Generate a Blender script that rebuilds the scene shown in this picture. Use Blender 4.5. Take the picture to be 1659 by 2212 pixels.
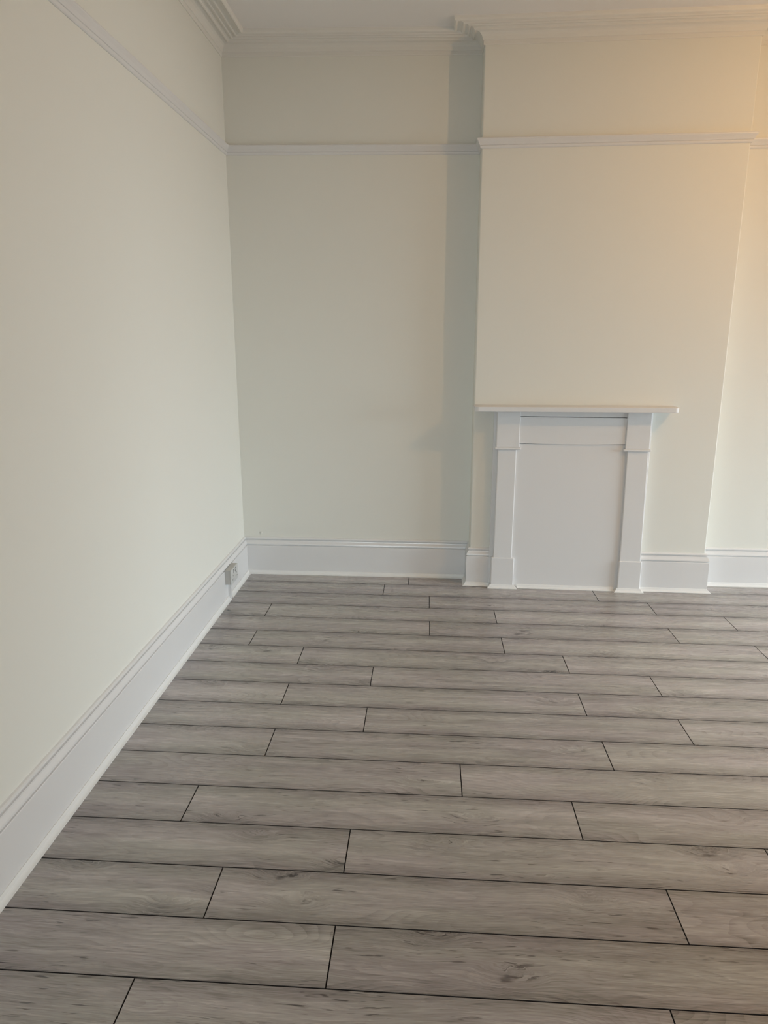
import bpy, bmesh, math, random
from mathutils import Vector, Matrix

random.seed(11)
for o in list(bpy.data.objects):
    bpy.data.objects.remove(o)
scene = bpy.context.scene
COL = scene.collection

# ------------------------------------------------------------------ camera
FPX = 1568.7                                        # focal length in pixels of the 1659 x 2212 frame
PITCH, YAW, ROLL = math.radians(13.925), math.radians(3.321), math.radians(0.500)
cam = bpy.data.cameras.new('camera')
cam.sensor_fit = 'VERTICAL'
cam.sensor_height = 36.0
cam.lens = FPX / 2212 * 36.0
cam.clip_start = 0.02
cam_o = bpy.data.objects.new('camera', cam)
COL.objects.link(cam_o)
r0 = Vector((math.cos(YAW), math.sin(YAW), 0))
fh = Vector((-math.sin(YAW), math.cos(YAW), 0))
zz = Vector((0, 0, 1))
fwd = fh * math.cos(PITCH) - zz * math.sin(PITCH)
up0 = fh * math.sin(PITCH) + zz * math.cos(PITCH)
right = r0 * math.cos(ROLL) + up0 * math.sin(ROLL)
up = -r0 * math.sin(ROLL) + up0 * math.cos(ROLL)
M = Matrix((right, up, -fwd)).transposed().to_4x4()
M.translation = Vector((1.1977, -4.3998, 1.5277))
cam_o.matrix_world = M
scene.camera = cam_o

# ------------------------------------------------------------------ room plan (metres)
X_LEFT, X_RIGHT, Y_REAR, Z_CEIL = 0.040, 6.50, -7.50, 3.080
P1 = Vector((X_LEFT, 0.047))          # left corner
P2 = Vector((1.483, 0.072))           # alcove meets chimney breast
P3 = Vector((1.483, -0.066))          # chimney breast, near left arris
P4 = Vector((2.900, -0.083))          # chimney breast, near right arris
P5 = Vector((2.900, 0.052))
P6 = Vector((X_RIGHT, 0.100))
P0 = Vector((X_LEFT, Y_REAR))
P7 = Vector((X_RIGHT, Y_REAR))
Y_BLOCK = -2.15                        # far end of the added light-blocking wall on the right
LAMP = Vector((3.58, -1.58, 2.54))
WIN = (-2.60, -0.45, 0.05, 1.95)      # window in the right wall: y0, y1, z0, z1
FILL_WIN = (0.25, 1.75, 0.70, 1.85)       # unseen window added behind the viewer for fill: x0, x1, z0, z1

# ------------------------------------------------------------------ world: plain overcast sky, darker ground below the horizon
world = bpy.data.worlds.new('world')
scene.world = world
world.use_nodes = True
wn = world.node_tree.nodes
wl = world.node_tree.links
wn.clear()
w_out = wn.new('ShaderNodeOutputWorld')
w_bg = wn.new('ShaderNodeBackground')
w_tc = wn.new('ShaderNodeTexCoord')
w_sep = wn.new('ShaderNodeSeparateXYZ')
w_ramp = wn.new('ShaderNodeValToRGB')
w_map = wn.new('ShaderNodeMapRange')
w_map.inputs['From Min'].default_value = -1
w_map.inputs['From Max'].default_value = 1
wl.new(w_tc.outputs['Generated'], w_sep.inputs[0])
wl.new(w_sep.outputs['Z'], w_map.inputs['Value'])
wl.new(w_map.outputs[0], w_ramp.inputs[0])
wl.new(w_ramp.outputs[0], w_bg.inputs['Color'])
wl.new(w_bg.outputs[0], w_out.inputs['Surface'])
els = w_ramp.color_ramp.elements
els[0].position = 0.49; els[0].color = (0.160, 0.187, 0.222, 1)
els[1].position = 0.52; els[1].color = (0.722, 0.843, 1.0, 1)
e = els.new(1.0); e.color = (0.722, 0.843, 1.0, 1)
w_bg.inputs['Strength'].default_value = 0.05
world.cycles.sampling_method = 'NONE'        # the window lights carry the daylight

# daylight enters through the window openings: a soft sky light outside each pane, slanting down into the room; the rear one is added fill
DAY_COLOR = (0.775, 0.882, 1.0)
DAY_1, FILL_2 = 15.6, 12.3                         # sky light outside the right window, added fill outside the rear one
TILT, SPREAD = 34.0, 107.0


def daylight_fill(w, h, loc, heading, radiance):
    li = bpy.data.lights.new('daylight_fill', 'AREA')
    li.shape = 'RECTANGLE'
    t = math.radians(TILT)
    li.size, li.size_y = w, h * math.cos(t) + 0.10
    li.color = DAY_COLOR
    li.energy = radiance * math.pi * li.size * li.size_y
    li.spread = math.radians(SPREAD)
    o = bpy.data.objects.new('daylight_fill', li)
    COL.objects.link(o)
    out = 0.20 + li.size_y / 2 * math.sin(t)
    o.location = (loc[0] - heading[0] * out, loc[1] - heading[1] * out, loc[2] + 0.25 * h * math.sin(t))
    d = Vector((heading[0] * math.cos(t), heading[1] * math.cos(t), -math.sin(t)))
    o.rotation_euler = d.to_track_quat('-Z', 'Y').to_euler()
    return li


day_1 = daylight_fill(WIN[1] - WIN[0], WIN[3] - WIN[2], (X_RIGHT, (WIN[0] + WIN[1]) / 2, (WIN[2] + WIN[3]) / 2), (-1, 0), DAY_1)
fill_2 = daylight_fill(FILL_WIN[1] - FILL_WIN[0], FILL_WIN[3] - FILL_WIN[2], ((FILL_WIN[0] + FILL_WIN[1]) / 2, Y_REAR, (FILL_WIN[2] + FILL_WIN[3]) / 2), (0, 1), FILL_2)

LAMP_POWER = 41.0
LAMP_COLOR = (1.0, 0.59, 0.25)

scene.view_settings.view_transform = 'Standard'
scene.view_settings.look = 'None'
scene.view_settings.gamma = 1.0
scene.view_settings.use_curve_mapping = False
scene.view_settings.exposure = 0.0
scene.cycles.max_bounces = 4
scene.cycles.use_adaptive_sampling = True
scene.cycles.adaptive_min_samples = 24
scene.cycles.adaptive_threshold = 0.06
scene.cycles.sample_clamp_indirect = 2.0
scene.cycles.use_light_tree = False
scene.cycles.blur_glossy = 1.0


# ------------------------------------------------------------------ helpers
def warp(v):
    """The old house is out of plumb by half a degree: walls lean a touch, rails rise a touch."""
    x, y, z = v
    return Vector((x - 0.0085 * z, y, z + (0.0050 if x > 1.483 else 0.0008) * (x - 1.483) * z))


def mesh_obj(name, verts, faces, mat, parent=None, base=None, do_warp=True, smooth=False):
    me = bpy.data.meshes.new(name)
    vs = [warp(v) if do_warp else Vector(v) for v in verts]
    b = base or Vector((0, 0, 0))
    me.from_pydata([tuple(v - b) for v in vs], [], faces)
    bm = bmesh.new(); bm.from_mesh(me)
    bmesh.ops.recalc_face_normals(bm, faces=bm.faces)
    bm.to_mesh(me); bm.free()
    me.materials.append(mat)
    if smooth:
        for p in me.polygons: p.use_smooth = True
    o = bpy.data.objects.new(name, me)
    COL.objects.link(o)
    if parent: o.parent = parent
    elif base: o.location = base
    return o


def tag(o, label=None, category=None, kind=None, group=None):
    if label: o['label'] = label
    if category: o['category'] = category
    if kind: o['kind'] = kind
    if group: o['group'] = group
    return o


def prism(name, plan, z0, z1, mat, **k):
    """Vertical prism over a plan polygon."""
    n = len(plan)
    verts = [(p[0], p[1], z0) for p in plan] + [(p[0], p[1], z1) for p in plan]
    faces = [tuple(range(n))[::-1], tuple(range(n, 2 * n))]
    faces += [(i, (i + 1) % n, n + (i + 1) % n, n + i) for i in range(n)]
    return mesh_obj(name, verts, faces, mat, **k)


def box_geo(x0, x1, y0, y1, z0, z1):
    v = [(x, y, z) for z in (z0, z1) for y in (y0, y1) for x in (x0, x1)]
    f = [(0, 2, 3, 1), (4, 5, 7, 6), (0, 1, 5, 4), (2, 6, 7, 3), (0, 4, 6, 2), (1, 3, 7, 5)]
    return v, f


def bevel(o, w, seg=2, angle=30):
    m = o.modifiers.new('bevel', 'BEVEL')
    m.width = w; m.segments = seg; m.limit_method = 'ANGLE'; m.angle_limit = math.radians(angle)
    return o


def normal_of(a, b):
    d = (b - a).normalized()
    return Vector((d.y, -d.x))          # room side, travelling left wall > back > right wall


def mitre(n1, n2):
    return (n1 + n2) / (1 + n1.dot(n2))


PATH = [P0, P1, P2, P3, P4, P5, P6, P7]
NORM = [normal_of(PATH[i], PATH[i + 1]) for i in range(7)]


def run_geo(i, profile, t0=None, t1=None, m0=None, m1=None):
    """Sweep a (d, z) profile along run i of the plan; ends mitred at the corners unless cut at t0 / t1 metres."""
    a, b = PATH[i], PATH[i + 1]
    d = (b - a).normalized()
    n = NORM[i]
    ma = m0 if m0 is not None else (mitre(NORM[i - 1], n) if (i > 0 and t0 is None) else n)
    mb = m1 if m1 is not None else (mitre(n, NORM[i + 1]) if (i < 6 and t1 is None) else n)
    A = a if t0 is None else a + d * t0
    B = b if t1 is None else a + d * t1
    k = len(profile)
    verts = []
    for base, m in ((A, ma), (B, mb)):
        for (dd, z) in profile:
            q = base + m * dd
            verts.append((q.x, q.y, z))
    faces = [tuple(range(k)), tuple(range(k, 2 * k))[::-1]]
    faces += [(j, (j + 1) % k, k + (j + 1) % k, k + j) for j in range(k)]
    return verts, faces


def run(name, i, profile, mat, parent=None, **k):
    v, f = run_geo(i, profile, **k)
    o = mesh_obj(name, v, f, mat, parent=parent)
    return o


# ------------------------------------------------------------------ materials
def principled(name, color, rough=0.5, spec=0.5, bump=None, coat=0.0):
    m = bpy.data.materials.new(name)
    m.use_nodes = True
    nt = m.node_tree
    b = nt.nodes['Principled BSDF']
    b.inputs['Base Color'].default_value = (*color, 1)
    b.inputs['Roughness'].default_value = rough
    b.inputs['Specular IOR Level'].default_value = spec
    b.inputs['Coat Weight'].default_value = coat
    if bump:
        tc = nt.nodes.new('ShaderNodeTexCoord')
        acc = None
        for (scale, strength, dist) in bump:
            nz = nt.nodes.new('ShaderNodeTexNoise')
            nz.inputs['Scale'].default_value = scale
            nz.inputs['Detail'].default_value = 3
            bp = nt.nodes.new('ShaderNodeBump')
            bp.inputs['Strength'].default_value = strength
            bp.inputs['Distance'].default_value = dist
            nt.links.new(tc.outputs['Object'], nz.inputs['Vector'])
            nt.links.new(nz.outputs['Fac'], bp.inputs['Height'])
            if acc: nt.links.new(acc, bp.inputs['Normal'])
            acc = bp.outputs[0]
        nt.links.new(acc, b.inputs['Normal'])
    return m


M_WALL = principled('cream_emulsion', (0.82, 0.812, 0.745), 0.75, 0.25)
M_CEIL = principled('ceiling_emulsion', (0.88, 0.855, 0.83), 0.85, 0.15)
M_CORN = principled('cornice_emulsion', (0.81, 0.795, 0.745), 0.8, 0.2)
M_GLOSS = principled('white_gloss', (0.785, 0.775, 0.762), 0.22, 0.5, [(9, 0.12, 0.004)])
M_SATIN = principled('white_satin', (0.785, 0.775, 0.762), 0.42, 0.45)
M_BEAD = principled('white_bead', (0.82, 0.815, 0.79), 0.4, 0.4)
M_PLASTIC = principled('socket_plastic', (0.50, 0.48, 0.445), 0.35, 0.5)
M_PLATE = principled('socket_plate', (0.62, 0.615, 0.59), 0.3, 0.5)
M_HOLE = principled('socket_hole', (0.03, 0.03, 0.03), 0.6, 0.3)
M_SUB = principled('dark_underlay', (0.012, 0.010, 0.009), 0.9, 0.1)
M_GROOVE = principled('dark_groove', (0.030, 0.026, 0.024), 0.7, 0.2)
M_CORD = principled('cord', (0.75, 0.74, 0.72), 0.5, 0.4)


def wood_material():
    m = bpy.data.materials.new('grey_oak_laminate')
    m.use_nodes = True
    nt = m.node_tree
    N, L = nt.nodes, nt.links
    b = N['Principled BSDF']

    def nd(t, **kw):
        n = N.new(t)
        for k, v in kw.items():
            if hasattr(n, k): setattr(n, k, v)
        return n

    def math_(op, a, b_=None, c=None, clamp=False):
        n = N.new('ShaderNodeMath'); n.operation = op; n.use_clamp = clamp
        for idx, s in enumerate((a, b_, c)):
            if s is None: continue
            if isinstance(s, (int, float)): n.inputs[idx].default_value = s
            else: L.new(s, n.inputs[idx])
        return n.outputs[0]

    tc = nd('ShaderNodeTexCoord'); oi = nd('ShaderNodeObjectInfo')
    sep = nd('ShaderNodeSeparateXYZ'); L.new(tc.outputs['Object'], sep.inputs[0])
    rnd = oi.outputs['Random']
    offx = math_('MULTIPLY', rnd, 37.0)
    offw = math_('MULTIPLY', rnd, 91.0)
    U = math_('ADD', sep.outputs['X'], offx)
    V = sep.outputs['Y']

    def vec(su, sv, w=None, ud=None, vd=None):
        c = N.new('ShaderNodeCombineXYZ')
        L.new(math_('MULTIPLY', ud if ud is not None else U, su), c.inputs[0])
        L.new(math_('MULTIPLY', vd if vd is not None else V, sv), c.inputs[1])
        if w is None: L.new(offw, c.inputs[2])
        else: L.new(math_('ADD', offw, w), c.inputs[2])
        return c.outputs[0]

    def noise(v, detail=3.0, rough=0.5, dist=0.0, scale=1.0):
        n = N.new('ShaderNodeTexNoise')
        n.inputs['Scale'].default_value = scale
        n.inputs['Detail'].default_value = detail
        n.inputs['Roughness'].default_value = rough
        n.inputs['Distortion'].default_value = dist
        L.new(v, n.inputs['Vector'])
        return n.outputs['Fac']

    def smooth(x, lo, hi):
        n = N.new('ShaderNodeMapRange'); n.interpolation_type = 'SMOOTHSTEP'
        n.inputs['From Min'].default_value = lo; n.inputs['From Max'].default_value = hi
        L.new(x, n.inputs['Value']); return n.outputs[0]

    # wandering grain
    wander = math_('MULTIPLY', math_('SUBTRACT', noise(vec(2.0, 8, 3.1), 2, 0.55), 0.5), 0.050)
    # knots: a few voronoi cells carry one
    wob = math_('MULTIPLY', math_('SUBTRACT', noise(vec(26, 55, 5.1), 2, 0.6), 0.5), 0.034)
    vor = N.new('ShaderNodeTexVoronoi'); vor.voronoi_dimensions = '3D'; vor.feature = 'F1'
    vor.inputs['Scale'].default_value = 1.0
    c2 = N.new('ShaderNodeCombineXYZ')
    L.new(math_('MULTIPLY', math_('ADD', U, math_('MULTIPLY', wob, 1.4)), 3.6), c2.inputs[0])
    L.new(math_('MULTIPLY', math_('ADD', V, wob), 9.0), c2.inputs[1])
    L.new(math_('FLOOR', math_('MULTIPLY', rnd, 500.0)), c2.inputs[2])
    L.new(c2.outputs[0], vor.inputs['Vector'])
    sepc = N.new('ShaderNodeSeparateColor'); L.new(vor.outputs['Color'], sepc.inputs[0])
    has = smooth(sepc.outputs[0], 0.50, 0.56)
    dist = vor.outputs['Distance']
    halo = math_('MULTIPLY', has, math_('SUBTRACT', 1.0, smooth(dist, 0.04, 0.46)))
    core = math_('MULTIPLY', has, math_('SUBTRACT', 1.0, smooth(dist, 0.02, 0.10)))
    # fibres swing round the knots
    Vw = math_('ADD', math_('ADD', V, wander), math_('MULTIPLY', halo, 0.030))

    # growth-ring field: its contours make cathedrals
    field = math_('ADD', noise(vec(1.5, 6.0, 1.7), 1.0, 0.4), math_('MULTIPLY', Vw, 0.9))
    rings = math_('FRACT', math_('MULTIPLY', field, 30.0))
    rings = math_('POWER', rings, 2.5)
    blotch = noise(vec(2.2, 8, 15.3), 3, 0.55)
    ringmask = smooth(blotch, 0.43, 0.60)
    # long streaks, fibre, checks
    band = noise(vec(0.8, 15, 9.4, vd=Vw), 3, 0.55)
    fibre = noise(vec(14, 420, 4.4, vd=Vw), 2, 0.6)
    fibre2 = noise(vec(4.5, 75, 6.4, vd=Vw), 3, 0.62)
    chk = noise(vec(13, 150, 7.7, vd=Vw), 2, 0.6)
    checks = math_('MULTIPLY', smooth(chk, 0.63, 0.70), math_('ADD', smooth(blotch, 0.52, 0.40), math_('MULTIPLY', halo, 0.9)), clamp=True)
    # printed darker long edges, broken up
    av = math_('ABSOLUTE', V)
    edge = smooth(math_('ADD', av, math_('MULTIPLY', math_('SUBTRACT', band, 0.5), 0.16)), 0.040, 0.110)

    def add(t, x, w):
        return math_('MULTIPLY_ADD', x, w, t)
    t = math_('MULTIPLY_ADD', math_('SUBTRACT', band, 0.5), 0.74, 0.645)
    t = add(t, math_('SUBTRACT', fibre, 0.5), 0.72)
    t = add(t, math_('SUBTRACT', fibre2, 0.5), 0.42)
    t = add(t, math_('SUBTRACT', blotch, 0.5), 0.36)
    t = add(t, math_('MULTIPLY', rings, ringmask), -0.16)
    t = add(t, edge, -0.27)
    t = add(t, halo, -0.10)
    t = add(t, core, -0.42)
    t = add(t, checks, -0.42)
    t = add(t, math_('SUBTRACT', rnd, 0.5), 0.07)
    t = math_('ADD', t, 0.0, clamp=True)
    ramp = N.new('ShaderNodeValToRGB')
    cr = ramp.color_ramp
    cr.elements[0].position = 0.0; cr.elements[0].color = (0.050, 0.043, 0.040, 1)
    cr.elements[1].position = 1.0; cr.elements[1].color = (0.643, 0.621, 0.595, 1)
    for p_, c_ in ((0.25, (0.155, 0.141, 0.134)), (0.5, (0.313, 0.293, 0.277)), (0.72, (0.442, 0.421, 0.400))):
        el = cr.elements.new(p_); el.color = (*c_, 1)
    L.new(t, ramp.inputs[0])
    # slight hue drift between warm and mauve grey
    mix = N.new('ShaderNodeMix'); mix.data_type = 'RGBA'; mix.blend_type = 'MULTIPLY'
    tint = N.new('ShaderNodeValToRGB')
    tint.color_ramp.elements[0].position = 0.38; tint.color_ramp.elements[0].color = (1.0, 0.955, 0.975, 1)
    tint.color_ramp.elements[1].position = 0.62; tint.color_ramp.elements[1].color = (0.985, 0.978, 0.948, 1)
    L.new(noise(vec(2.5, 11, 30.0), 1), tint.inputs[0])
    mix.inputs[0].default_value = 1.0
    L.new(ramp.outputs[0], mix.inputs[6]); L.new(tint.outputs[0], mix.inputs[7])
    L.new(mix.outputs[2], b.inputs['Base Color'])
    L.new(math_('MULTIPLY_ADD', fibre2, 0.22, 0.15), b.inputs['Roughness'])
    b.inputs['Specular IOR Level'].default_value = 0.9
    return m


M_WOOD = wood_material()

# ------------------------------------------------------------------ shell
T = 0.16
tag(prism('wall_left', [(X_LEFT - T, Y_REAR - T), (X_LEFT, Y_REAR - T), (X_LEFT, P1.y + 0.0), (X_LEFT - T, P1.y)],
          0, 3.20, M_WALL), 'long cream wall on the left with a picture rail', kind='structure')
wall_bl = tag(prism('wall_back_left', [(X_LEFT - T, P1.y - 0.0028), (P2.x + 0.10, P2.y + 0.0017), (P2.x + 0.10, 0.28), (X_LEFT - T, 0.28)],
          0, 3.20, M_WALL), 'cream alcove wall left of the chimney breast', kind='structure')
chim = tag(prism('wall_chimney_breast', [P3, P4, (P4.x, 0.26), (P3.x, 0.26)], 0, 3.20, M_WALL),
           'cream chimney breast behind the white fireplace', kind='structure')
bevel(chim, 0.007, 3)
tag(prism('wall_back_right', [(P5.x - 0.10, P5.y - 0.0018), (X_RIGHT + T, P6.y + 0.003), (X_RIGHT + T, 0.28), (P5.x - 0.10, 0.28)],
          0, 3.20, M_WALL), 'warmly lit alcove wall right of the chimney breast', kind='structure')

# a dab of old filler on the alcove plaster, just above the skirting
_v, _f = [], []
for r_, d_ in ((1.0, -0.001), (0.8, 0.0022), (0.35, 0.0036)):
    for k_ in range(10):
        a_ = 2 * math.pi * k_ / 10
        w_ = 1 + 0.25 * math.sin(3 * a_ + 1)
        _v.append((0.153 + 0.007 * r_ * w_ * math.cos(a_), P1.y + 0.0020 - d_, 0.268 + 0.012 * r_ * w_ * math.sin(a_)))
for i_ in range(2):
    for k_ in range(10):
        _f.append((10 * i_ + k_, 10 * i_ + (k_ + 1) % 10, 10 * (i_ + 1) + (k_ + 1) % 10, 10 * (i_ + 1) + k_))
_f.append(tuple(range(20, 30)))
mesh_obj('filler_dab', _v, _f, M_WALL, parent=wall_bl, smooth=True)

# right and rear walls with window openings (out of frame, the right one lets daylight in, the rear one added fill)
def pierced_wall(name, a0, a1, win, along_x):
    u0, u1, z0, z1 = win
    vs, fs = [], []
    for (p, q, c0, c1) in ((a0, u0, 0, 3.2), (u1, a1, 0, 3.2), (u0, u1, 0, z0), (u0, u1, z1, 3.2)):
        v, f = box_geo(p, q, Y_REAR - T, Y_REAR, c0, c1) if along_x else box_geo(X_RIGHT, X_RIGHT + T, p, q, c0, c1)
        k = len(vs); vs.extend(v); fs.extend(tuple(i + k for i in q_) for q_ in f)
    return mesh_obj(name, vs, fs, M_WALL)


tag(pierced_wall('wall_right', Y_REAR - T, P6.y, WIN, False), 'cream wall with a tall window on the right', kind='structure')
tag(pierced_wall('wall_rear', X_LEFT, X_RIGHT, FILL_WIN, True), 'cream wall behind the viewer', kind='structure')
xs_ = (X_LEFT, P2.x, X_RIGHT)
_v = [(x_, y_, z_) for z_ in (Z_CEIL, 3.19) for x_ in xs_ for y_ in (Y_REAR, 0.10)]
_f = []
for k_ in (0, 2):
    _f += [(k_, k_ + 1, k_ + 3, k_ + 2), (6 + k_, 8 + k_, 9 + k_, 7 + k_), (k_, k_ + 2, k_ + 8, k_ + 6), (k_ + 1, k_ + 7, k_ + 9, k_ + 3)]
_f += [(0, 6, 7, 1), (4, 5, 11, 10)]
tag(mesh_obj('ceiling', _v, _f, M_CEIL), 'pale matt ceiling inside the moulded cornice', kind='structure')

# added wall, out of view: blocks window light from the near left wall and floor
tag(prism('wall_light_block', [(4.40, Y_REAR), (4.54, Y_REAR), (4.54, Y_BLOCK), (4.40, Y_BLOCK)], 0, 3.09, M_WALL),
    'unseen cream wall added on the right to block window light', kind='structure')

# windows
M_PANE = bpy.data.materials.new('window_glass'); M_PANE.use_nodes = True
nt = M_PANE.node_tree; nt.nodes.clear()
out = nt.nodes.new('ShaderNodeOutputMaterial'); mx = nt.nodes.new('ShaderNodeMixShader')
tr = nt.nodes.new('ShaderNodeBsdfTransparent'); gl = nt.nodes.new('ShaderNodeBsdfGlossy')
tr.inputs[0].default_value = (0.95, 0.97, 0.96, 1); gl.inputs['Roughness'].default_value = 0.02
mx.inputs[0].default_value = 0.04
nt.links.new(tr.outputs[0], mx.inputs[1]); nt.links.new(gl.outputs[0], mx.inputs[2])
nt.links.new(mx.outputs[0], out.inputs['Surface'])


def window(name, win, along_x, label):
    u0, u1, z0, z1 = win
    root = bpy.data.objects.new(name, None); COL.objects.link(root)
    base = Vector(((u0 + u1) / 2, Y_REAR - 0.08, z0)) if along_x else Vector((X_RIGHT + 0.08, (u0 + u1) / 2, z0))
    root.location = base
    tag(root, label, kind='structure')

    def part(n, boxes, mat):
        vs, fs = [], []
        for (d0, d1, a, b_, c, d) in boxes:          # d = depth outwards from the wall face
            v, f = (box_geo(a, b_, Y_REAR - d1, Y_REAR - d0, c, d) if along_x else box_geo(X_RIGHT + d0, X_RIGHT + d1, a, b_, c, d))
            k = len(vs); vs += v; fs += [tuple(i + k for i in q) for q in f]
        return mesh_obj(n, vs, fs, mat, parent=root, base=base, do_warp=False)
    w = 0.05
    um, zm = (u0 + u1) / 2, (z0 + z1) / 2
    part('window_frame', [(.06, .12, u0, u0 + w, z0, z1), (.06, .12, u1 - w, u1, z0, z1), (.06, .12, u0 + w, u1 - w, z0, z0 + w),
                          (.06, .12, u0 + w, u1 - w, z1 - w, z1), (.06, .12, um - w / 2, um + w / 2, z0 + w, z1 - w)], M_GLOSS)
    part('meeting_rail', [(.07, .11, u0 + w, um - w / 2, zm - .02, zm + .02), (.07, .11, um + w / 2, u1 - w, zm - .02, zm + .02)], M_GLOSS)
    part('window_sill', [(-.05, .06, u0 - .04, u1 + .04, z0 - .035, z0)], M_GLOSS)
    for (a, b_) in ((u0 + w, um - w / 2), (um + w / 2, u1 - w)):
        for (c, d) in ((z0 + w, zm - .02), (zm + .02, z1 - w)):
            part('pane', [(.088, .092, a, b_, c, d)], M_PANE)


window('window_1', WIN, False, 'tall white sash window in the right wall')
window('fill_window', FILL_WIN, True, 'unseen sash window added behind the viewer for fill light')  # made-up window, brightens the back wall and left alcove

# ------------------------------------------------------------------ floor: every plank its own object
floor = mesh_obj('floor', *box_geo(X_LEFT - 0.0, X_RIGHT, Y_REAR, 0.10, -0.06, -0.010), M_SUB, do_warp=False)
tag(floor, 'grey wood-effect plank floor', kind='structure')
W_PL, L_PL, Y0_PL, GAP = 0.192, 1.27375, 0.07489, 0.0018
JOINTS = [1.105, 0.9579, 1.235, 0.3271, 1.2361, 0.3315, 0.6104, 0.9725, 0.6094, 0.975, 0.6261, 1.3459, 0.438, 0.9854,
          0.6302, 0.9859, 0.5201]


def plank_mesh(length, width, name):
    """Board with a narrow pressed bevel round its top; origin at the top centre."""
    hx, hy, bv, th = length / 2, width / 2, 0.0010, 0.010
    v = [(-hx, -hy, -th), (hx, -hy, -th), (hx, hy, -th), (-hx, hy, -th),
         (-hx, -hy, -bv), (hx, -hy, -bv), (hx, hy, -bv), (-hx, hy, -bv),
         (-hx + bv, -hy + bv, 0), (hx - bv, -hy + bv, 0), (hx - bv, hy - bv, 0), (-hx + bv, hy - bv, 0)]
    f = [(3, 2, 1, 0), (8, 9, 10, 11)]
    for i in range(4):
        j = (i + 1) % 4
        f += [(i, j, 4 + j, 4 + i), (4 + i, 4 + j, 8 + j, 8 + i)]
    me = bpy.data.meshes.new(name)
    me.from_pydata(v, [], f)
    me.materials.append(M_WOOD)
    me.materials.append(M_GROOVE)                 # dark pressed groove round the board
    for p in me.polygons:
        p.material_index = 0 if p.index == 1 else 1
    return me


cache = {}
rows = int((Y0_PL - Y_REAR) / W_PL) + 1
for k in range(rows):
    ya, yb = Y0_PL - W_PL * k, Y0_PL - W_PL * (k + 1)
    ya, yb = min(ya, 0.046), max(yb, Y_REAR)
    x = JOINTS[k] if k < len(JOINTS) else random.uniform(0.3, 1.3)
    while x > X_LEFT + 0.05: x -= L_PL
    while x < X_RIGHT:
        xa, xb = max(x, X_LEFT + 0.004), min(x + L_PL, X_RIGHT - 0.004)
        x += L_PL
        if xb - xa < 0.03: continue
        ln, wd = round(xb - xa - GAP, 4), round(ya - yb - GAP, 4)
        if (ln, wd) not in cache: cache[(ln, wd)] = plank_mesh(ln, wd, 'plank')
        o = bpy.data.objects.new('plank', cache[(ln, wd)])
        COL.objects.link(o)
        o.parent = floor
        o.location = ((xa + xb) / 2, (ya + yb) / 2, 0)

# ------------------------------------------------------------------ mouldings
SKIRT = [(-0.004, 0.0), (0.022, 0.0), (0.022, 0.1845), (0.0205, 0.1870), (0.0150, 0.1880), (0.0150, 0.1915), (0.0210, 0.1935),
         (0.0220, 0.197), (0.0205, 0.203), (0.0165, 0.210), (0.0130, 0.217), (0.0120, 0.2215), (0.0060, 0.2225), (0.0060, 0.2260),
         (0.0115, 0.228), (0.0125, 0.232), (0.0110, 0.2365), (0.0070, 0.2395), (0.0, 0.241), (-0.004, 0.241)]


def bead_profile(d0):
    p = [(d0 - 0.003, 0.0)]
    n = 6
    p.append((d0 + 0.020, 0.0)); p.append((d0 + 0.020, 0.003))
    for i in range(1, n):
        a = math.pi / 2 * i / n
        p.append((d0 + 0.020 - 0.0165 * math.sin(a) * 0.9, 0.003 + 0.019 * (1 - math.cos(a)) * 0.75 + 0.019 * 0.25 * i / n))
    p += [(d0 + 0.003, 0.0225), (d0, 0.0225), (d0 - 0.003, 0.0225)]
    return p


BEAD = bead_profile(0.022)
RAIL = [(-0.004, 2.500), (0.004, 2.500), (0.0075, 2.503), (0.0100, 2.509), (0.0105, 2.513), (0.0085, 2.5150), (0.0120, 2.5165),
        (0.0140, 2.521), (0.0180, 2.529), (0.0225, 2.536), (0.0260, 2.541), (0.0265, 2.546), (0.0240, 2.550), (0.0, 2.552), (-0.004, 2.552)]
CORNICE = [(-0.004, 3.0000), (0.004, 3.0000), (0.006, 3.0030), (0.006, 3.0200), (0.011, 3.0220), (0.013, 3.0280), (0.016, 3.0370), (0.022, 3.0460),
           (0.031, 3.0525), (0.043, 3.0555), (0.050, 3.0545), (0.055, 3.0510), (0.060, 3.0525), (0.062, 3.0590), (0.070, 3.0630), (0.078, 3.0635),
           (0.083, 3.0590), (0.089, 3.0590), (0.092, 3.0640), (0.100, 3.0665), (0.108, 3.0645), (0.112, 3.0600), (0.118, 3.0600), (0.121, 3.0660),
           (0.134, 3.0700), (0.148, 3.0685), (0.153, 3.0605), (0.158, 3.0580), (0.163, 3.0605), (0.166, 3.0680), (0.168, 3.0820), (-0.004, 3.0820)]

side = ['left wall', 'left alcove wall', 'left return of the chimney breast', 'front of the chimney breast',
        'right return of the chimney breast', 'right alcove wall', 'right wall']
n_trim = 0
for i in range(7):
    n_trim += 1
    o = tag(run('trim_%d' % n_trim, i, CORNICE, M_CORN), 'ribbed plaster cornice along the ' + side[i], kind='structure')
    n_trim += 1
    o = tag(run('trim_%d' % n_trim, i, RAIL, M_SATIN), 'slim white picture rail along the ' + side[i], kind='structure')

# skirting boards, each with its floor bead
TRUNK_Y = (-0.452, -0.427)             # where the cable trunking interrupts the left bead
LEN = [(PATH[i + 1] - PATH[i]).length for i in range(7)]
PIL_L0, PIL_R1 = 1.598, 2.516          # outer edges of the fireplace jambs


def baseboard(name, i, label, cuts=None, bead_cuts=None):
    o = tag(run(name, i, SKIRT, M_GLOSS, **(cuts or {})), label, kind='structure')
    for c in (bead_cuts or [cuts or {}]):
        run('floor_bead', i, BEAD, M_BEAD, parent=o, **c)
    return o


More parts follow.
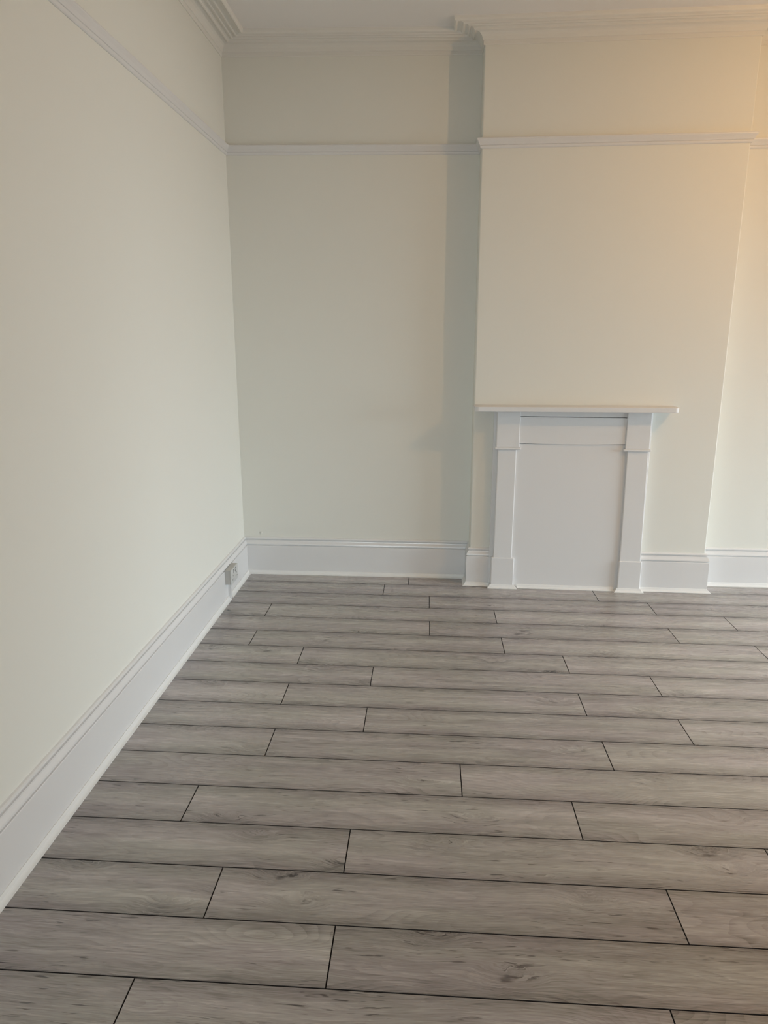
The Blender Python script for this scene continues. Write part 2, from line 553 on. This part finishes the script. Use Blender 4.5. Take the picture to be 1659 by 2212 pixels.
ty0, ty1 = TRUNK_Y[0] - Y_REAR - 0.002, TRUNK_Y[1] - Y_REAR + 0.002
baseboard('baseboard_left', 0, 'tall white skirting board along the left wall', None, [dict(t1=ty0), dict(t0=ty1)])
baseboard('baseboard_back_left', 1, 'white skirting board in the left alcove')
baseboard('baseboard_chimney_return_left', 2, 'short white skirting return on the left of the chimney breast')
baseboard('baseboard_chimney_left', 3, 'short white skirting block left of the fireplace', dict(t1=PIL_L0 - P3.x + 0.006))
baseboard('baseboard_chimney_right', 3, 'white skirting board right of the fireplace', dict(t0=PIL_R1 - P3.x - 0.006))
baseboard('baseboard_chimney_return_right', 4, 'short white skirting return on the right of the chimney breast')
baseboard('baseboard_back_right', 5, 'glossy white skirting board in the right alcove')
baseboard('baseboard_right', 6, 'white skirting board along the right wall')

# ------------------------------------------------------------------ fireplace surround
fp = bpy.data.objects.new('fireplace_surround', None)
COL.objects.link(fp)


def front_y(x):
    return P3.y + (x - P3.x) * (P4.y - P3.y) / (P4.x - P3.x)


fp_base = Vector((2.06, front_y(2.06), 0))
fp.location = fp_base
tag(fp, 'white painted wooden fireplace surround with boarded opening', 'fireplace')


def fbox(name, x0, x1, d0, d1, z0, z1, parent=None, bv=0.0, seg=2, mat=None, label=None):
    """Box standing d0..d1 proud of the chimney breast."""
    v = []
    for z in (z0, z1):
        for d in (d1, d0):
            for x in (x0, x1):
                v.append((x, front_y(x) - d, z))
    f = box_geo(0, 1, 0, 1, 0, 1)[1]
    o = mesh_obj(name, v, f, mat or M_SATIN, parent=parent or fp, base=fp_base)
    if bv: bevel(o, bv, seg)
    if label: o['label'] = label
    return o


# boarded opening and frieze
infill = fbox('infill_panel', 1.735, 2.392, 0.0, 0.036, 0.0, 0.8935, label='plain white board closing the fire opening')
# gently bowed lower edge of the frieze
def frieze():
    n = 12
    x0, x1 = 1.742, 2.374
    vs = []
    for i in range(n + 1):
        t = i / n
        x = x0 + (x1 - x0) * t
        zb = 0.8975 - 0.0055 * math.sin(math.pi * t) + 0.001 * t
        for (d, z) in ((0.002, zb), (0.043, zb), (0.043, 1.052), (0.002, 1.052)):
            vs.append((x, front_y(x) - d, z))
    fs = [(0, 1, 2, 3), tuple(4 * n + q for q in (3, 2, 1, 0))]
    for i in range(n):
        for j in range(4):
            a, b_ = 4 * i + j, 4 * i + (j + 1) % 4
            fs.append((a, b_, b_ + 4, a + 4))
    o = mesh_obj('frieze', vs, fs, M_SATIN, parent=fp, base=fp_base)
    bevel(o, 0.0022, 2, 50)
    return o
frieze()
fbox('bed_strip', 1.742, 2.374, 0.002, 0.038, 1.0545, 1.091, bv=0.002)

def shelf():
    """Mantel shelf with rounded front corners and softened arrises."""
    x0, x1, d, r = 1.478, 2.627, 0.130, 0.026
    plan = [(x1, 0.0), (x0, 0.0)]
    n = 6
    for i in range(n + 1):
        a = math.pi / 2 * i / n
        plan.append((x0 + r - r * math.cos(a), d - r + r * math.sin(a)))
    for i in range(n + 1):
        a = math.pi / 2 * i / n
        plan.append((x1 - r + r * math.sin(a), d - r + r * math.cos(a)))
    k = len(plan)
    def zz_(x, z): return z + 0.004 * (x - 2.06)
    vs = [(x, front_y(x) - q, zz_(x, 1.0900)) for x, q in plan] + [(x, front_y(x) - q, zz_(x, 1.1195)) for x, q in plan]
    fs = [tuple(range(k)), tuple(range(k, 2 * k))[::-1]] + [(i, (i + 1) % k, k + (i + 1) % k, k + i) for i in range(k)]
    o = mesh_obj('mantel_shelf', vs, fs, M_SATIN, parent=fp, base=fp_base)
    return bevel(o, 0.003, 2, 50)
shelf()

FB = bead_profile(0.0)


def bead_round(parent, x0, x1, d, name='floor_bead'):
    """Bead wrapped round three sides of a plinth."""
    pts = [(x0, 0.0), (x0, d), (x1, d), (x1, 0.0)]
    vec = [(-1, 0), (-1, 1), (1, 1), (1, 0)]
    prof = FB
    k = len(prof)
    vs, fs = [], []
    for (px, pd), (mx, md) in zip(pts, vec):
        for (q, z) in prof:
            X = px + mx * q
            vs.append((X, front_y(X) - (pd + md * q), z))
    for s in range(3):
        for j in range(k):
            a, b_ = s * k + j, s * k + (j + 1) % k
            fs.append((a, b_, b_ + k, a + k))
    fs += [tuple(range(k)), tuple(3 * k + q for q in range(k))[::-1]]
    return mesh_obj(name, vs, fs, M_BEAD, parent=parent, base=fp_base)


def pilaster(blk, strip, shaft_b, shaft_t, plinth, jamb):
    # shaft
    z0, z1 = 0.19, 0.862
    v = []
    for z, (a, b_) in ((z0, shaft_b), (z1, shaft_t)):
        for d in (0.050, 0.0):
            for x in (a, b_):
                v.append((x, front_y(x) - d, z))
    sh = mesh_obj('pilaster', v, box_geo(0, 1, 0, 1, 0, 1)[1], M_SATIN, parent=fp, base=fp_base)
    bevel(sh, 0.005, 3)
    fbox('capital_block', *blk, 0.0, 0.052, 0.872, 1.0915, parent=sh, bv=0.0045, seg=3)
    fbox('capital_strip', *strip, 0.0, 0.062, 0.8605, 0.8735, parent=sh, bv=0.004, seg=3)
    fbox('plinth', *plinth, 0.0, 0.057, 0.0, 0.194, parent=sh, bv=0.006, seg=3)
    fbox('jamb', *jamb, 0.0, 0.024, 0.0, 1.091, parent=sh, bv=0.003)
    bead_round(sh, plinth[0], plinth[1], 0.056)
    return sh


pilaster((1.616, 1.751), (1.609, 1.760), (1.623, 1.735), (1.626, 1.736), (1.610, 1.750), (1.600, 1.745))
pilaster((2.362, 2.500), (2.352, 2.508), (2.381, 2.507), (2.376, 2.497), (2.377, 2.514), (2.369, 2.513))
v, f = [], []
for x in (1.772, 2.357):
    for (q, z) in bead_profile(0.036):
        v.append((x, front_y(x) - q, z))
kk = len(v) // 2
f = [tuple(range(kk)), tuple(range(kk, 2 * kk))[::-1]] + [(j, (j + 1) % kk, kk + (j + 1) % kk, kk + j) for j in range(kk)]
mesh_obj('floor_bead', v, f, M_BEAD, parent=fp, base=fp_base)

# ------------------------------------------------------------------ twin socket on the left skirting board
XS = X_LEFT + 0.022
SY0, SY1, SZ0, SZ1 = -0.506, -0.360, 0.1075, 0.1945
so = bpy.data.objects.new('wall_socket', None)
COL.objects.link(so)
so_base = Vector((XS, (SY0 + SY1) / 2, SZ0))
so.location = so_base
tag(so, 'beige twin power socket box on the left skirting board near the corner', 'socket')


def sbox(name, x0, x1, y0, y1, z0, z1, mat, parent=None, bv=0.0):
    v, f = box_geo(x0, x1, y0, y1, z0, z1)
    o = mesh_obj(name, v, f, mat, parent=parent or so, base=so_base, do_warp=False)
    if bv: bevel(o, bv, 2)
    return o


sbox('back_box', XS - 0.001, XS + 0.029, SY0 + 0.0005, SY1 - 0.0005, SZ0 + 0.0005, SZ1 - 0.0005, M_PLASTIC, bv=0.0015)
XF = XS + 0.037
plate = sbox('faceplate', XS + 0.029, XF, SY0, SY1, SZ0, SZ1, M_PLATE, bv=0.0022)
plate['label'] = 'white faceplate with two switched outlets'
for cy in (SY0 + 0.0375, SY1 - 0.0375):
    sw_y = cy + (0.018 if cy < -0.433 else -0.018)
    sbox('switch_recess', XF - 0.001, XF + 0.0006, sw_y - 0.0085, sw_y + 0.0085, SZ0 + 0.054, SZ0 + 0.078, M_HOLE, plate)
    v, f = box_geo(XF - 0.001, XF + 0.005, sw_y - 0.0068, sw_y + 0.0068, SZ0 + 0.056, SZ0 + 0.074)
    v = [(x - (0.0038 if (z > SZ0 + 0.06 and x > XF) else 0), y, z) for x, y, z in v]
    rk = mesh_obj('rocker_switch', v, f, M_PLATE, parent=plate, base=so_base, do_warp=False)
    sbox('pin_hole', XF - 0.001, XF + 0.0006, cy - 0.002, cy + 0.002, SZ0 + 0.040, SZ0 + 0.048, M_HOLE, plate)
    for s in (-1, 1):
        sbox('pin_hole', XF - 0.001, XF + 0.0006, cy + s * 0.011 - 0.0032, cy + s * 0.011 + 0.0032, SZ0 + 0.020, SZ0 + 0.0243, M_HOLE, plate)
sbox('cable_trunking', XS - 0.001, XS + 0.015, TRUNK_Y[0], TRUNK_Y[1], 0.001, SZ0 + 0.001, M_GLOSS, bv=0.0015)
sbox('trunking_lid', XS + 0.014, XS + 0.0185, TRUNK_Y[0] - 0.001, TRUNK_Y[0] + 0.017, 0.001, SZ0 + 0.001, M_GLOSS, bv=0.001)

# ------------------------------------------------------------------ ceiling pendant (right of the frame): the warm light
def lathe(name, prof, mat, parent, base, seg=16, smooth=True):
    vs, fs = [], []
    for (r, z) in prof:
        for s in range(seg):
            a = 2 * math.pi * s / seg
            vs.append((LAMP.x + r * math.cos(a), LAMP.y + r * math.sin(a), z))
    for i in range(len(prof) - 1):
        for s in range(seg):
            s2 = (s + 1) % seg
            fs.append((i * seg + s, i * seg + s2, (i + 1) * seg + s2, (i + 1) * seg + s))
    fs.append(tuple(range(seg))); fs.append(tuple((len(prof) - 1) * seg + s for s in range(seg))[::-1])
    return mesh_obj(name, vs, fs, mat, parent=parent, base=base, do_warp=False, smooth=smooth)


zc = Z_CEIL + 0.0050 * (LAMP.x - 1.483) * Z_CEIL
pd = bpy.data.objects.new('pendant_lamp', None)
COL.objects.link(pd)
pb = Vector((LAMP.x, LAMP.y, zc))
pd.location = pb
tag(pd, 'bare warm bulb hanging on a white cord from the ceiling', 'lamp')
lathe('ceiling_rose', [(0.045, zc), (0.045, zc - 0.010), (0.030, zc - 0.024), (0.008, zc - 0.030)], M_CORD, pd, pb)
lathe('cord', [(0.003, zc - 0.028), (0.003, LAMP.z + 0.085)], M_CORD, pd, pb, 8)
lathe('lamp_holder', [(0.006, LAMP.z + 0.090), (0.017, LAMP.z + 0.080), (0.017, LAMP.z + 0.042), (0.012, LAMP.z + 0.040)], M_CORD, pd, pb)
M_BULB = bpy.data.materials.new('clear_bulb_glass'); M_BULB.use_nodes = True
nt = M_BULB.node_tree; nt.nodes.clear()
out = nt.nodes.new('ShaderNodeOutputMaterial'); mx = nt.nodes.new('ShaderNodeMixShader')
tr = nt.nodes.new('ShaderNodeBsdfTransparent'); gl = nt.nodes.new('ShaderNodeBsdfGlossy')
mx.inputs[0].default_value = 0.03; gl.inputs['Roughness'].default_value = 0.02
nt.links.new(tr.outputs[0], mx.inputs[1]); nt.links.new(gl.outputs[0], mx.inputs[2]); nt.links.new(mx.outputs[0], out.inputs['Surface'])
lathe('bulb', [(0.012, LAMP.z + 0.041), (0.018, LAMP.z + 0.030), (0.033, LAMP.z + 0.012), (0.036, LAMP.z - 0.002),
               (0.031, LAMP.z - 0.020), (0.018, LAMP.z - 0.033), (0.003, LAMP.z - 0.036)], M_BULB, pd, pb, 12)
bulb_light = bpy.data.lights.new('bulb_light', 'POINT')
bulb_light.shadow_soft_size = 0.022
bulb_light.color = LAMP_COLOR
bulb_light.energy = LAMP_POWER
blo = bpy.data.objects.new('bulb_light', bulb_light)
COL.objects.link(blo)
blo.location = LAMP
